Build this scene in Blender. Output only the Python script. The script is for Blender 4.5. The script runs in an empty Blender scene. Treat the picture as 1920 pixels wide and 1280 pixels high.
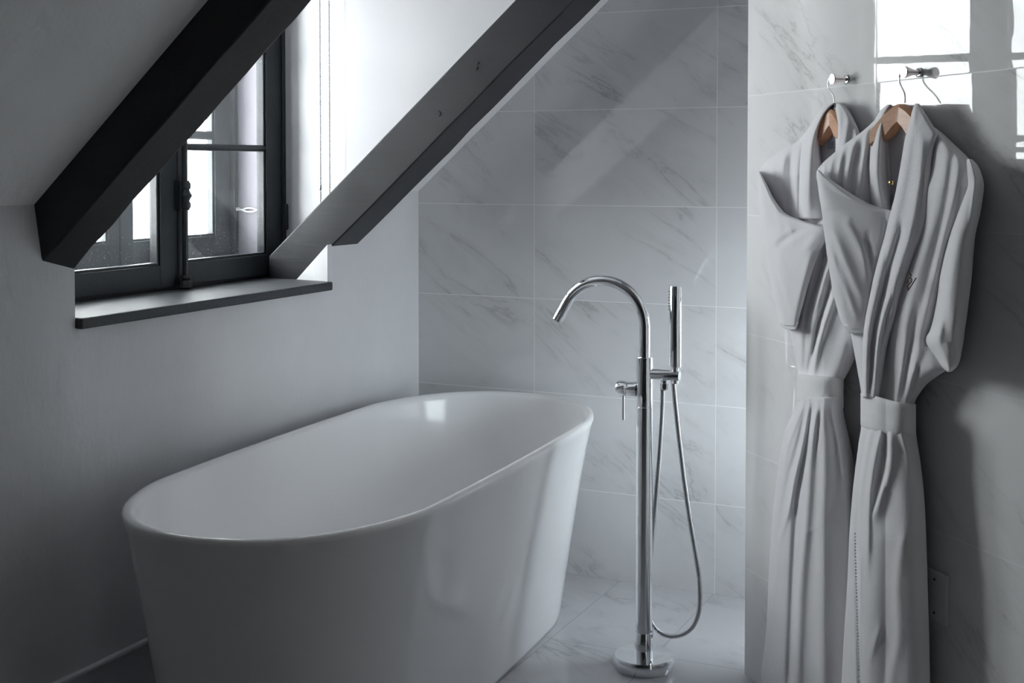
import bpy, bmesh, math, random
from mathutils import Vector, Matrix
random.seed(7)
S = bpy.context.scene
COL = S.collection
R = math.radians

# ------------------------------------------------------------------ camera
F, H, PITCH = 2450.0, 1.297, R(1.8)              # focal length in px of the 1920 wide frame, eye height, tilt
CY = 312 + F * math.tan(PITCH)
cam = bpy.data.cameras.new('camera')
cam.sensor_width = 36
cam.lens = F / 1920 * 36
cam.shift_y = (CY - 640) / 1920
cam.clip_start = .05
camo = bpy.data.objects.new('camera', cam)
COL.objects.link(camo)
camo.location = (0, 0, H)
camo.rotation_euler = (math.pi / 2 - PITCH, 0, 0)
S.camera = camo

# ------------------------------------------------------------------ world, portal, exposure
wd = bpy.data.worlds.new('overcast_sky')
S.world = wd
wd.use_nodes = True
bg = wd.node_tree.nodes['Background']
# overcast sky: bright on the street side of the dormer, dimmer on the courtyard side
wn_ = wd.node_tree
bg.inputs[0].default_value = (.90, .955, 1.0, 1)
_tc = wn_.nodes.new('ShaderNodeTexCoord')
_dp = wn_.nodes.new('ShaderNodeVectorMath'); _dp.operation = 'DOT_PRODUCT'
_dp.inputs[1].default_value = (-math.cos(math.radians(25)), math.sin(math.radians(25)), 0)
_mr = wn_.nodes.new('ShaderNodeMapRange')
for _i, _v in ((1, -.6), (2, .5), (3, 8.2), (4, 14.0)): _mr.inputs[_i].default_value = _v
wn_.links.new(_tc.outputs['Generated'], _dp.inputs[0])
wn_.links.new(_dp.outputs['Value'], _mr.inputs[0])
wn_.links.new(_mr.outputs[0], bg.inputs[1])
_mx = wn_.nodes.new('ShaderNodeMix'); _mx.data_type = 'RGBA'
_mx.inputs[6].default_value = (.86, .94, 1.0, 1); _mx.inputs[7].default_value = (.985, .975, 1.0, 1)
_m2 = wn_.nodes.new('ShaderNodeMapRange'); _m2.inputs[1].default_value = -.6; _m2.inputs[2].default_value = .5
wn_.links.new(_dp.outputs['Value'], _m2.inputs[0]); wn_.links.new(_m2.outputs[0], _mx.inputs[0])
wn_.links.new(_mx.outputs[2], bg.inputs[0])
# veiled sun: a broad bright part of the cloud, entering the dormer slantwise towards the back wall
sun = bpy.data.lights.new('veiled_sun', 'SUN')
sun.energy = 2.0; sun.angle = math.radians(44); sun.color = (.96, .97, 1.0)
suno = bpy.data.objects.new('veiled_sun', sun)
COL.objects.link(suno)
sd = (.66, .60, -.45)                             # in the room's own axes: right, in, up
_c, _s = math.cos(math.radians(25)), math.sin(math.radians(25))
suno.rotation_euler = Vector((0, 0, -1)).rotation_difference(Vector((sd[0] * _c + sd[1] * _s, -sd[0] * _s + sd[1] * _c, sd[2]))).to_euler()
wd.cycles.sampling_method = 'AUTOMATIC'
S.view_settings.view_transform = 'Standard'
S.view_settings.look = 'None'
S.view_settings.exposure = 0.66
S.view_settings.gamma = 1.0
S.view_settings.use_curve_mapping = False
S.cycles.use_denoising = True
S.cycles.max_bounces = 12
S.cycles.diffuse_bounces = 8
S.cycles.glossy_bounces = 6
S.cycles.transparent_max_bounces = 16
S.cycles.caustics_reflective = False
S.cycles.caustics_refractive = False
S.cycles.sample_clamp_indirect = 6.0

# ------------------------------------------------------------------ frames
TH = R(25)
E1 = Vector((math.cos(TH), -math.sin(TH), 0))     # along the tiled back wall, to the right
E2 = Vector((math.sin(TH), math.cos(TH), 0))      # into the room, along the window wall
ROT_AB = -TH
PH = R(18.7)
RD = Vector((math.sin(PH), -math.cos(PH), 0))     # along the robe wall, towards the camera
RN = Vector((-math.cos(PH), -math.sin(PH), 0))    # robe wall's face
RC = Vector((.5948, 3.3034, 0))                   # its free corner
ROT_R = math.atan2(RD.y, RD.x)
A, B, ZC, K = -2.126, 3.82, 1.2145, .885          # window wall, back wall, ceiling start, ceiling slope

def W(a, b, z=0):
    return E1 * a + E2 * b + Vector((0, 0, z))

def WR(s, d, z=0):
    return RC + RD * s + RN * d + Vector((0, 0, z))

def ray(u, v):
    x, y = (u - 960) / F, -(v - CY) / F
    return Vector((x, math.cos(PITCH) + y * math.sin(PITCH), -math.sin(PITCH) + y * math.cos(PITCH)))

def on_plane(u, v, n, off):
    c = Vector((0, 0, H)); r = ray(u, v)
    return c + r * ((off - n.dot(c)) / n.dot(r))

def rp(u, v, d):                                  # point on the robe wall's plane moved out by d, as (s, -d, z)
    p = on_plane(u, v, RN, RN.dot(RC) + d)
    return ((p - RC).dot(RD), -d, p.z)

def abp(u, v, b):
    p = on_plane(u, v, E2, b)
    return (p.dot(E1), b, p.z)

# ------------------------------------------------------------------ objects
def empty(name, loc, rot=0):
    o = bpy.data.objects.new(name, None)
    o.empty_display_size = .05
    COL.objects.link(o)
    o.location = loc
    o.rotation_euler = (0, 0, rot)
    return o

def tag(o, label, cat, group=None, kind=None):
    o['label'] = label
    o['category'] = cat
    if group: o['group'] = group
    if kind: o['kind'] = kind
    return o

def obj(name, bm, mat, parent=None, loc=(0, 0, 0), rot=0, smooth=False, bevel=0, auto=None):
    bmesh.ops.recalc_face_normals(bm, faces=bm.faces)
    me = bpy.data.meshes.new(name)
    bm.to_mesh(me)
    bm.free()
    if smooth:
        for p in me.polygons: p.use_smooth = True
    if auto is not None:
        for p in me.polygons: p.use_smooth = True
        me.set_sharp_from_angle(angle=R(auto))
    me.materials.append(mat)
    o = bpy.data.objects.new(name, me)
    COL.objects.link(o)
    if parent is not None:
        o.parent = parent
    o.location = loc
    o.rotation_euler = (0, 0, rot)
    if bevel:
        m = o.modifiers.new('bevel', 'BEVEL')
        m.width = bevel; m.segments = 2; m.limit_method = 'ANGLE'
    return o

def structure(name, bm, mat, loc=(0, 0, 0), rot=ROT_AB, **k):
    o = obj(name, bm, mat, None, loc, rot, **k)
    o['kind'] = 'structure'
    return o

def box(bm, x0, x1, y0, y1, z0, z1):
    v = [bm.verts.new(p) for p in ((x0, y0, z0), (x1, y0, z0), (x1, y1, z0), (x0, y1, z0), (x0, y0, z1), (x1, y0, z1), (x1, y1, z1), (x0, y1, z1))]
    for f in ((0, 3, 2, 1), (4, 5, 6, 7), (0, 1, 5, 4), (1, 2, 6, 5), (2, 3, 7, 6), (3, 0, 4, 7)):
        bm.faces.new([v[i] for i in f])
    return bm

def nbox(*a):
    return box(bmesh.new(), *a)

def prism(bm, poly, lo, hi, plane='xy'):
    # poly extruded along the missing axis
    def mk(p, q):
        return {'xy': (p[0], p[1], q), 'xz': (p[0], q, p[1]), 'yz': (q, p[0], p[1])}[plane]
    a = [bm.verts.new(mk(p, lo)) for p in poly]
    b = [bm.verts.new(mk(p, hi)) for p in poly]
    bm.faces.new(a); bm.faces.new(b[::-1])
    n = len(poly)
    for i in range(n):
        bm.faces.new((a[i], b[i], b[(i + 1) % n], a[(i + 1) % n]))
    return bm

def lathe(bm, prof, seg=32, c=(0, 0, 0), axis='z', cap=True):
    rings = []
    for r, h in prof:
        ring = []
        for i in range(seg):
            t = 2 * math.pi * i / seg
            x, y = r * math.cos(t), r * math.sin(t)
            p = {'z': (x, y, h), 'x': (h, x, y), 'y': (x, h, y)}[axis]
            ring.append(bm.verts.new((c[0] + p[0], c[1] + p[1], c[2] + p[2])))
        rings.append(ring)
    for q, w in zip(rings, rings[1:]):
        for i in range(seg):
            bm.faces.new((q[i], q[(i + 1) % seg], w[(i + 1) % seg], w[i]))
    if cap:
        bm.faces.new(rings[0][::-1]); bm.faces.new(rings[-1])
    return bm

def spline(pts, n):
    """Catmull-Rom through pts (tuples), n samples per span"""
    P = [Vector(p) for p in pts]
    P = [P[0] * 2 - P[1]] + P + [P[-1] * 2 - P[-2]]
    out = []
    for i in range(1, len(P) - 2):
        for k in range(n):
            t = k / n
            a, b, c, d = P[i - 1], P[i], P[i + 1], P[i + 2]
            out.append(.5 * ((2 * b) + (c - a) * t + (2 * a - 5 * b + 4 * c - d) * t * t + (3 * b - a - 3 * c + d) * t ** 3))
    out.append(P[-2])
    return out

def resample(P, step):
    out = [P[0].copy()]; need = step
    for p, q in zip(P, P[1:]):
        L = (q - p).length; pos = 0
        while L - pos >= need:
            pos += need
            out.append(p.lerp(q, pos / L)); need = step
        need -= L - pos
    return out

def tube(bm, P, rad, seg=12, cap=True):
    """sweep a circle along P; rad number or function(i)"""
    rings = []; up = None
    for i, p in enumerate(P):
        t = (P[min(i + 1, len(P) - 1)] - P[max(i - 1, 0)]).normalized()
        if up is None:
            up = t.orthogonal().normalized()
        up = (up - t * up.dot(t)).normalized()
        sd = t.cross(up)
        r = rad(i) if callable(rad) else rad
        rings.append([bm.verts.new(p + up * (r * math.cos(2 * math.pi * k / seg)) + sd * (r * math.sin(2 * math.pi * k / seg))) for k in range(seg)])
    for q, w in zip(rings, rings[1:]):
        for k in range(seg):
            bm.faces.new((q[k], q[(k + 1) % seg], w[(k + 1) % seg], w[k]))
    if cap:
        bm.faces.new(rings[0][::-1]); bm.faces.new(rings[-1])
    return bm

# ------------------------------------------------------------------ materials
class N:
    def __init__(s, name):
        s.m = bpy.data.materials.new(name); s.m.use_nodes = True
        s.t = s.m.node_tree; s.n = s.t.nodes
        s.b = s.n['Principled BSDF']; s.out = s.n['Material Output']
    def new(s, kind, **k):
        q = s.n.new(kind)
        for a, b in k.items(): setattr(q, a, b)
        return q
    def link(s, a, b): s.t.links.new(a, b)
    def math(s, op, a, b=None, clamp=False):
        q = s.new('ShaderNodeMath', operation=op, use_clamp=clamp)
        for i, x in enumerate((a, b)):
            if x is None: continue
            if isinstance(x, (int, float)): q.inputs[i].default_value = x
            else: s.link(x, q.inputs[i])
        return q.outputs[0]
    def mix(s, f, a, b):
        q = s.new('ShaderNodeMix', data_type='RGBA')
        if isinstance(f, (int, float)): q.inputs[0].default_value = f
        else: s.link(f, q.inputs[0])
        for i, x in ((6, a), (7, b)):
            if isinstance(x, tuple): q.inputs[i].default_value = (*x, 1)
            else: s.link(x, q.inputs[i])
        return q.outputs[2]
    def noise(s, vec, scale, detail=3, rough=.5, dist=0):
        q = s.new('ShaderNodeTexNoise')
        q.inputs['Scale'].default_value = scale; q.inputs['Detail'].default_value = detail
        q.inputs['Roughness'].default_value = rough; q.inputs['Distortion'].default_value = dist
        if vec is not None: s.link(vec, q.inputs['Vector'])
        return q.outputs[0]
    def coord(s): return s.new('ShaderNodeTexCoord').outputs['Object']
    def bump(s, h, strength, dist=.01):
        q = s.new('ShaderNodeBump'); q.inputs['Strength'].default_value = strength; q.inputs['Distance'].default_value = dist
        s.link(h, q.inputs['Height']); s.link(q.outputs[0], s.b.inputs['Normal'])
        return q
    def ramp(s, f, lo, hi):
        q = s.new('ShaderNodeMapRange'); q.inputs[1].default_value = lo; q.inputs[2].default_value = hi
        s.link(f, q.inputs[0]); return q.outputs[0]

def setp(b, col, rough, metal=0, spec=.5, **k):
    b.inputs['Base Color'].default_value = (*col, 1)
    b.inputs['Roughness'].default_value = rough
    b.inputs['Metallic'].default_value = metal
    b.inputs['Specular IOR Level'].default_value = spec
    for a, x in k.items(): b.inputs[a].default_value = x

def plain(name, col, rough, metal=0, spec=.5, nscale=60, nstr=.05, nd=.002, **k):
    q = N(name); setp(q.b, col, rough, metal, spec, **k)
    if nstr:
        q.bump(q.noise(q.coord(), nscale, 4), nstr, nd)
    return q.m

def plaster(name, col):
    q = N(name); setp(q.b, col, .62, spec=.35)
    c = q.coord()
    big = q.noise(c, 3.2, 5, .6)
    mp = q.new('ShaderNodeMapping'); mp.inputs['Scale'].default_value = (1, 1, .35); q.link(c, mp.inputs[0])
    fine = q.noise(mp.outputs[0], 26, 5, .62, .3)
    pit = q.new('ShaderNodeTexVoronoi'); pit.inputs['Scale'].default_value = 17; q.link(c, pit.inputs['Vector'])
    pm = q.ramp(pit.outputs['Distance'], .015, .05)
    h = q.math('ADD', q.math('MULTIPLY', big, 1.2), q.math('MULTIPLY', fine, .45))
    h = q.math('ADD', h, q.math('MULTIPLY', pm, .12))
    q.bump(h, .55, .009)
    q.link(q.mix(q.ramp(big, .35, .7), tuple(x * .93 for x in col), col), q.b.inputs['Base Color'])
    return q.m

def tile(name, w, h, x0, y0, floor=False, col=(.70, .70, .71), tilt=.006, grout=(.80, .80, .81), rough=.045, grey=None, spec=.85):
    """polished marble-look tile, joints at x0 + i*w and y0 + j*h of the object's own axes"""
    q = N(name); setp(q.b, col, rough, spec=spec)
    sx = q.new('ShaderNodeSeparateXYZ'); q.link(q.coord(), sx.inputs[0])
    X = q.math('DIVIDE', q.math('SUBTRACT', sx.outputs[0], x0), w)
    Y = q.math('DIVIDE', q.math('SUBTRACT', sx.outputs[1 if floor else 2], y0), h)
    ix, iy = q.math('FLOOR', X), q.math('FLOOR', Y)
    fx, fy = q.math('FRACT', X), q.math('FRACT', Y)
    dx = q.math('MULTIPLY', q.math('SUBTRACT', .5, q.math('ABSOLUTE', q.math('SUBTRACT', fx, .5))), w)
    dy = q.math('MULTIPLY', q.math('SUBTRACT', .5, q.math('ABSOLUTE', q.math('SUBTRACT', fy, .5))), h)
    d = q.math('MINIMUM', dx, dy)
    g = q.math('LESS_THAN', d, .0012)
    cid = q.new('ShaderNodeCombineXYZ'); q.link(ix, cid.inputs[0]); q.link(iy, cid.inputs[1])
    wn = q.new('ShaderNodeTexWhiteNoise', noise_dimensions='3D'); q.link(cid.outputs[0], wn.inputs['Vector'])
    # veins, a different cut of the stone on each tile
    pos = q.new('ShaderNodeCombineXYZ')
    q.link(q.math('MULTIPLY', X, w), pos.inputs[0]); q.link(q.math('MULTIPLY', Y, h), pos.inputs[1])
    q.link(q.math('MULTIPLY', wn.outputs[0], 40), pos.inputs[2])
    mp = q.new('ShaderNodeMapping'); mp.inputs['Rotation'].default_value = (0, 0, R(33)); q.link(pos.outputs[0], mp.inputs[0])
    st = q.new('ShaderNodeMapping'); st.inputs['Scale'].default_value = (1.0, 4.2, 1); q.link(mp.outputs[0], st.inputs[0])
    n1 = q.noise(st.outputs[0], 1.5, 8, .62, .55)
    rid = q.math('ABSOLUTE', q.math('SUBTRACT', n1, .5))
    thin = q.math('SUBTRACT', 1, q.ramp(rid, .0, .016))
    wide = q.math('SUBTRACT', 1, q.ramp(rid, .0, .12))
    msk = q.ramp(q.noise(pos.outputs[0], 3.4, 3, .6), .45, .75)
    v = q.math('ADD', q.math('MULTIPLY', q.math('MULTIPLY', thin, msk), .48), q.math('MULTIPLY', q.math('MULTIPLY', wide, msk), .26), True)
    dark = grey or tuple(x * .36 for x in col)
    c = q.mix(v, col, dark)
    c = q.mix(g, c, grout)
    q.link(c, q.b.inputs['Base Color'])
    q.link(q.math('ADD', q.math('MULTIPLY', g, .5), rough), q.b.inputs['Roughness'])
    # every tile lies very slightly out of true, the glaze is faintly wavy
    geo = q.new('ShaderNodeNewGeometry')
    off = q.new('ShaderNodeVectorMath', operation='SUBTRACT'); q.link(wn.outputs['Color'], off.inputs[0]); off.inputs[1].default_value = (.5, .5, .5)
    sc = q.new('ShaderNodeVectorMath', operation='SCALE'); q.link(off.outputs[0], sc.inputs[0]); sc.inputs['Scale'].default_value = tilt
    ad = q.new('ShaderNodeVectorMath', operation='ADD'); q.link(geo.outputs['Normal'], ad.inputs[0]); q.link(sc.outputs[0], ad.inputs[1])
    nm = q.new('ShaderNodeVectorMath', operation='NORMALIZE'); q.link(ad.outputs[0], nm.inputs[0])
    bp = q.new('ShaderNodeBump'); bp.inputs['Strength'].default_value = .035; bp.inputs['Distance'].default_value = .004
    hh = q.math('ADD', q.noise(pos.outputs[0], 9, 2, .5), q.math('MULTIPLY', q.math('SUBTRACT', 1, g), .35))
    q.link(hh, bp.inputs['Height']); q.link(nm.outputs[0], bp.inputs['Normal'])
    q.link(bp.outputs[0], q.b.inputs['Normal'])
    return q.m

def black_paint(name, col=(.016, .0165, .020), rough=.42):
    q = N(name); setp(q.b, col, rough, spec=.4)
    c = q.coord()
    mp = q.new('ShaderNodeMapping'); mp.inputs['Scale'].default_value = (2.2, 26, 26); q.link(c, mp.inputs[0])
    gr = q.noise(mp.outputs[0], 3, 5, .6, .4)
    lump = q.noise(c, 11, 3, .5)
    h = q.math('ADD', q.math('MULTIPLY', gr, .5), lump)
    q.bump(h, .22, .006)
    q.link(q.mix(q.ramp(gr, .3, .75), col, tuple(x * 1.35 for x in col)), q.b.inputs['Base Color'])
    return q.m

def fabric(name, col, scale=900, towel=False):
    q = N(name); setp(q.b, col, .85, spec=.2)
    q.b.inputs['Sheen Weight'].default_value = .12
    c = q.coord()
    n1 = q.noise(c, 420 if not towel else 260, 2, .6)
    n2 = q.noise(c, 28, 3, .55)
    h = q.math('ADD', q.math('MULTIPLY', n1, .25 if not towel else .6), q.math('MULTIPLY', n2, .9))
    q.bump(h, .22 if not towel else .4, .004)
    q.link(q.mix(n2, tuple(x * .95 for x in col), col), q.b.inputs['Base Color'])
    return q.m

def glass(name, dirt):
    q = N(name)
    tr = q.new('ShaderNodeBsdfTransparent'); tr.inputs[0].default_value = (.97, .985, .98, 1)
    gl = q.new('ShaderNodeBsdfGlossy'); gl.inputs['Roughness'].default_value = .02
    geo = q.new('ShaderNodeNewGeometry')
    dt = q.new('ShaderNodeVectorMath', operation='DOT_PRODUCT'); q.link(geo.outputs['Normal'], dt.inputs[0]); q.link(geo.outputs['Incoming'], dt.inputs[1])
    k5 = q.math('POWER', q.math('SUBTRACT', 1, q.math('ABSOLUTE', dt.outputs['Value'])), 5)
    fr = q.math('ADD', .04, q.math('MULTIPLY', k5, .9))
    mx = q.new('ShaderNodeMixShader'); q.link(fr, mx.inputs[0]); q.link(tr.outputs[0], mx.inputs[1]); q.link(gl.outputs[0], mx.inputs[2])
    c = q.coord()
    bp = q.new('ShaderNodeBump'); bp.inputs['Strength'].default_value = .06; bp.inputs['Distance'].default_value = .004
    q.link(q.noise(c, 9, 2), bp.inputs['Height']); q.link(bp.outputs[0], gl.inputs['Normal'])
    df = q.new('ShaderNodeBsdfDiffuse'); df.inputs[0].default_value = (.75, .78, .8, 1)
    sx = q.new('ShaderNodeSeparateXYZ'); q.link(c, sx.inputs[0])
    low = q.ramp(sx.outputs[2], .30, 0.02)
    sp = q.ramp(q.noise(c, 150, 3, .7), .60, .72)
    film = q.ramp(q.noise(c, 14, 4, .6), .35, .8)
    f = q.math('MULTIPLY', q.math('ADD', q.math('MULTIPLY', q.math('MULTIPLY', sp, low), .55), q.math('ADD', q.math('MULTIPLY', film, .07), .02)), dirt, True)
    m2 = q.new('ShaderNodeMixShader'); q.link(f, m2.inputs[0]); q.link(mx.outputs[0], m2.inputs[1]); q.link(df.outputs[0], m2.inputs[2])
    q.link(m2.outputs[0], q.out.inputs[0])
    return q.m

def wood(name, col):
    q = N(name); setp(q.b, col, .38, spec=.45)
    c = q.coord()
    mp = q.new('ShaderNodeMapping'); mp.inputs['Scale'].default_value = (8, 60, 60); q.link(c, mp.inputs[0])
    n = q.noise(mp.outputs[0], 2.2, 4, .6, .6)
    q.link(q.mix(q.ramp(n, .3, .7), tuple(x * .78 for x in col), col), q.b.inputs['Base Color'])
    return q.m

M_wall = plaster('white_plaster', (.72, .72, .735))
M_ceil = plaster('ceiling_plaster', (.86, .86, .86))
M_cheek = plain('white_gloss_paint', (.62, .62, .64), .28, nscale=9, nstr=.06, nd=.006)
M_beam = black_paint('black_beam_paint')
M_frame = black_paint('black_window_paint', (.020, .024, .028), .36)
M_sill = black_paint('black_sill_paint', (.042, .046, .052), .55)
M_reveal = plain('mauve_lit_lining', (.30, .28, .32), .5, nscale=30, nstr=.1)  # dark painted lining, its window light put into this mid mauve
M_outer = plain('outer_frame_paint', (.045, .052, .058), .4, nscale=30, nstr=.1)
M_tub = plain('white_acrylic', (.84, .84, .85), .13, spec=.42, nstr=0)
M_chrome = plain('chrome', (.82, .83, .85), .06, 1.0, nstr=0)
M_steel = plain('brushed_steel', (.62, .63, .65), .22, 1.0, nstr=0)
M_peg = plain('rose_polished_metal', (.88, .80, .78), .20, 1.0, nstr=0)
M_dark = plain('dark_rubber', (.03, .03, .03), .5, nstr=0)
M_robe = fabric('robe_cotton', (.79, .78, .80))
M_terry = fabric('robe_terry', (.76, .75, .775), towel=True)
M_belt = fabric('belt_cotton', (.79, .78, .79))
M_line = fabric('robe_lining', (.72, .72, .76))
M_tag = fabric('label_cloth', (.36, .38, .46))
M_thread = plain('brown_thread', (.10, .045, .04), .7, nscale=400, nstr=.2)
M_tagink = plain('label_ink', (.12, .13, .17), .7, nstr=0)
M_wood = wood('hanger_beech', (.62, .33, .19))
M_plate = plain('white_plastic', (.70, .70, .71), .35, nstr=0)
M_glass = glass('old_glass', 1.0)
M_glass2 = glass('outer_glass', .25)
M_chain = plain('chain_plastic', (.46, .47, .50), .3, nstr=0)
M_white = plain('white_enamel', (.80, .81, .82), .35, nstr=0)
M_brass = plain('brass', (.75, .55, .25), .25, 1.0, nstr=0)
M_facade = plain('pale_render', (.80, .77, .72), .8, nscale=6, nstr=.1)
M_facadewin = plain('facade_window', (.45, .40, .36), .5, nstr=0)
M_zinc = plain('zinc_roof', (.5, .51, .53), .5, nstr=0)
M_dim = plain('grey_wall', (.17, .165, .16), .7, nscale=8, nstr=.1)
# joints measured in each wall object's own frame
M_tback = tile('marble_tile_back', .6, .3, -1.7022, .2745, col=(.68, .68, .69))
M_tright = tile('marble_tile_right', .6, .3, .553, .2745, col=(.79, .785, .785), tilt=.007, spec=.36, rough=.010)
M_tfloor = tile('marble_tile_floor', .3, .6, -1.1060, 3.268, floor=True, spec=.6, col=(.50, .50, .52), grout=(.22, .22, .23), rough=.07)
M_tskirt = tile('marble_tile_skirting', .6, .3, .2, -.145, col=(.55, .55, .57))

# ------------------------------------------------------------------ setting
structure('floor', nbox(-2.5, 4.2, -1.9, 4.0, -.12, 0), M_tfloor)
# window wall: jamb pieces and the piece below the sill
bm = bmesh.new()
prism(bm, [(A, -1.7), (A, 2.237), (-2.36, 2.335), (-2.63, 2.335), (-2.63, -1.7)], 0, 1.30)
prism(bm, [(A, 3.435), (A, 3.90), (-2.63, 3.90), (-2.63, 3.435)], 0, 1.215)
prism(bm, [(-2.36, 3.40), (-2.36, 3.44), (-2.63, 3.44), (-2.63, 3.40)], 0, 1.215)
j = [(A, 3.267), (A, 3.436), (-2.27, 3.436), (-2.27, 3.291)]      # right jamb, cut off under the rafter
lo = [bm.verts.new((a, b, 0)) for a, b in j]
hi = [bm.verts.new((a, b, 1.066 + K * (a - A))) for a, b in j]
bm.faces.new(lo); bm.faces.new(hi)
for i in range(4): bm.faces.new((lo[i], hi[i], hi[(i + 1) % 4], lo[(i + 1) % 4]))
prism(bm, [(A, 2.237), (A, 3.267), (-2.36, 3.40), (-2.63, 3.40), (-2.63, 2.335), (-2.36, 2.335)], 0, .934)
structure('wall_left', bm, M_wall)
# tiled back wall, cut to the slope
zt = lambda a: min(2.5, ZC + K * (a - A))
bm = prism(bmesh.new(), [(-2.2, 0), (-.33, 0), (-.33, 2.5), (A + (2.5 - ZC) / K, 2.5), (A, ZC), (-2.2, ZC - .02)], B, B + .12, 'xz')
structure('wall_back', bm, M_tback)
# robe wall: a tiled partition with a free corner
structure('wall_right', nbox(0, 6.6, .0, .13, 0, 2.52), M_tright, loc=RC, rot=ROT_R)
NB0, NB1, NZ0, NZ1 = 3.06, 3.76, .40, 1.06        # unseen window added behind the partition to brighten tub and back wall
bm = bmesh.new()
box(bm, -.40, -.33, 2.90, NB0, 0, 2.52); box(bm, -.40, -.33, NB1, 3.9, 0, 2.52)
box(bm, -.40, -.33, NB0, NB1, 0, NZ0); box(bm, -.40, -.33, NB0, NB1, NZ1, 2.52)
structure('wall_niche', bm, M_wall)
structure('wall_front', nbox(-2.5, 4.2, -1.8, -1.68, 0, 2.6), M_dim)
# ceilings
def slope_piece(bm, b0, b1, a0, a1):
    prism(bm, [(a0, ZC + K * (a0 - A)), (a1, ZC + K * (a1 - A)), (a1, ZC + K * (a1 - A) + .12), (a0, ZC + K * (a0 - A) + .12)], b0, b1, 'xz')
bm = bmesh.new()
aT = A + (2.5 - ZC) / K                           # where the slope meets the flat ceiling
aD = A + (2.15 - ZC) / K                          # where the dormer's ceiling meets the slope
slope_piece(bm, -1.8, 2.24, A - .02, aT + .02)
slope_piece(bm, 3.42, 3.95, A - .02, aT + .02)
slope_piece(bm, 2.24, 3.42, aD, aT + .02)
box(bm, aT, 4.2, -1.8, 3.95, 2.5, 2.62)
structure('ceiling', bm, M_ceil)
# dormer shell: side cheeks, its flat ceiling, the wall above the window
rt = lambda a: ZC - .03 + K * (a - A)
bm = prism(bmesh.new(), [(-2.63, 1.0), (-2.36, 1.0), (A, rt(A)), (aD + .05, rt(aD + .05)), (aD + .05, 2.22), (-2.63, 2.22)], 3.397, 3.47, 'xz')
structure('wall_dormer_right', bm, M_cheek)
bm = prism(bmesh.new(), [(-2.63, 1.0), (-2.36, 1.0), (A, rt(A)), (aD + .05, rt(aD + .05)), (aD + .05, 2.22), (-2.63, 2.22)], 2.255, 2.335, 'xz')
structure('wall_dormer_left', bm, M_cheek)
structure('ceiling_dormer', nbox(-2.63, aD + .1, 2.25, 3.48, 2.15, 2.23), M_cheek)
structure('wall_dormer_lintel', nbox(-2.63, -2.36, 2.335, 3.397, 2.07, 2.2), M_cheek)
# painted bead along the foot of the dormer cheek
bm = prism(bmesh.new(), [(-2.33, ZC + K * (-2.33 - A) + .004), (aD, 2.15 + .004), (aD, 2.15 - .004), (-2.33, ZC + K * (-2.33 - A) - .004)], 3.383, 3.399, 'xz')
structure('trim_2', bm, M_cheek)
# tile skirting and its bead along the window wall
structure('baseboard_left', nbox(A - .004, A + .010, -1.68, 3.82, 0, .147), M_tskirt)
structure('trim_1', nbox(A - .004, A + .014, -1.68, 3.82, .147, .157), M_plate, bevel=.003)

# ------------------------------------------------------------------ rafters
def rafter(b0, b1, zs, a0, a1, label, ztop=ZC + .01, tilt=0):
    bm = bmesh.new()
    n = 26
    rows = []
    rnd = random.Random(int(b0 * 100))
    for i in range(n + 1):
        a = a0 + (a1 - a0) * i / n
        w = lambda m: rnd.uniform(-m, m)
        zz = lambda z, bb: z + K * (a - A)
        rows.append([bm.verts.new(p) for p in (
            (a, b0 + tilt + w(.0012), zz(zs, 0) + .022 * (1 if tilt else 0) + w(.002)), (a, b1 + w(.0025), zz(zs, 0) + w(.002)),
            (a, b1, zz(ztop, 0)), (a, b0 - tilt * .9, zz(ztop, 0)))])
    for q, w_ in zip(rows, rows[1:]):
        for k in range(4):
            bm.faces.new((q[k], q[(k + 1) % 4], w_[(k + 1) % 4], w_[k]))
    bm.faces.new(rows[0]); bm.faces.new(rows[-1][::-1])
    bmesh.ops.translate(bm, verts=bm.verts, vec=(-A, -(b0 + b1) / 2, -zs))
    o = obj('rafter_beam', bm, M_beam, None, W(A, (b0 + b1) / 2, zs), ROT_AB, auto=40)
    m = o.modifiers.new('bevel', 'BEVEL'); m.width = .004; m.segments = 2; m.limit_method = 'ANGLE'; m.angle_limit = R(40)
    tag(o, label, 'beam', kind='structure')
    return o
rafter(2.128, 2.237, 1.0685, A - .006, aT + .1, 'black painted rafter crossing in front of the window at its near side', tilt=.012)
rafter(3.29, 3.440, 1.0590, -2.352, aT + .1, 'black painted rafter between the white dormer side and the tiled back wall')

for u, v, r in ((822, 213, .009), (893, 128, .005), (896, 118, .004)):      # filled bolt holes on the lit face
    a, b, z = abp(u, v, 3.2905)
    bm = lathe(bmesh.new(), [(r, .0), (r * .9, -.0035), (r * .5, -.0035)], 14, (a - A, 3.2905 - 3.365, z - 1.0590), 'y')
    obj('bolt_head', bm, M_beam, bpy.data.objects['rafter_beam.001'], auto=40)

# ------------------------------------------------------------------ window sill
bm = prism(bmesh.new(), [(A + .02, 2.238), (A + .02, 3.266), (A, 3.266), (-2.355, 3.398), (-2.40, 3.398), (-2.40, 2.337), (-2.36, 2.337), (A, 2.238)], .932, .957)
o = structure('window_sill', bm, M_sill, bevel=.004)
tag(o, 'black painted sill board under the window', 'window sill', kind='structure')

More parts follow.
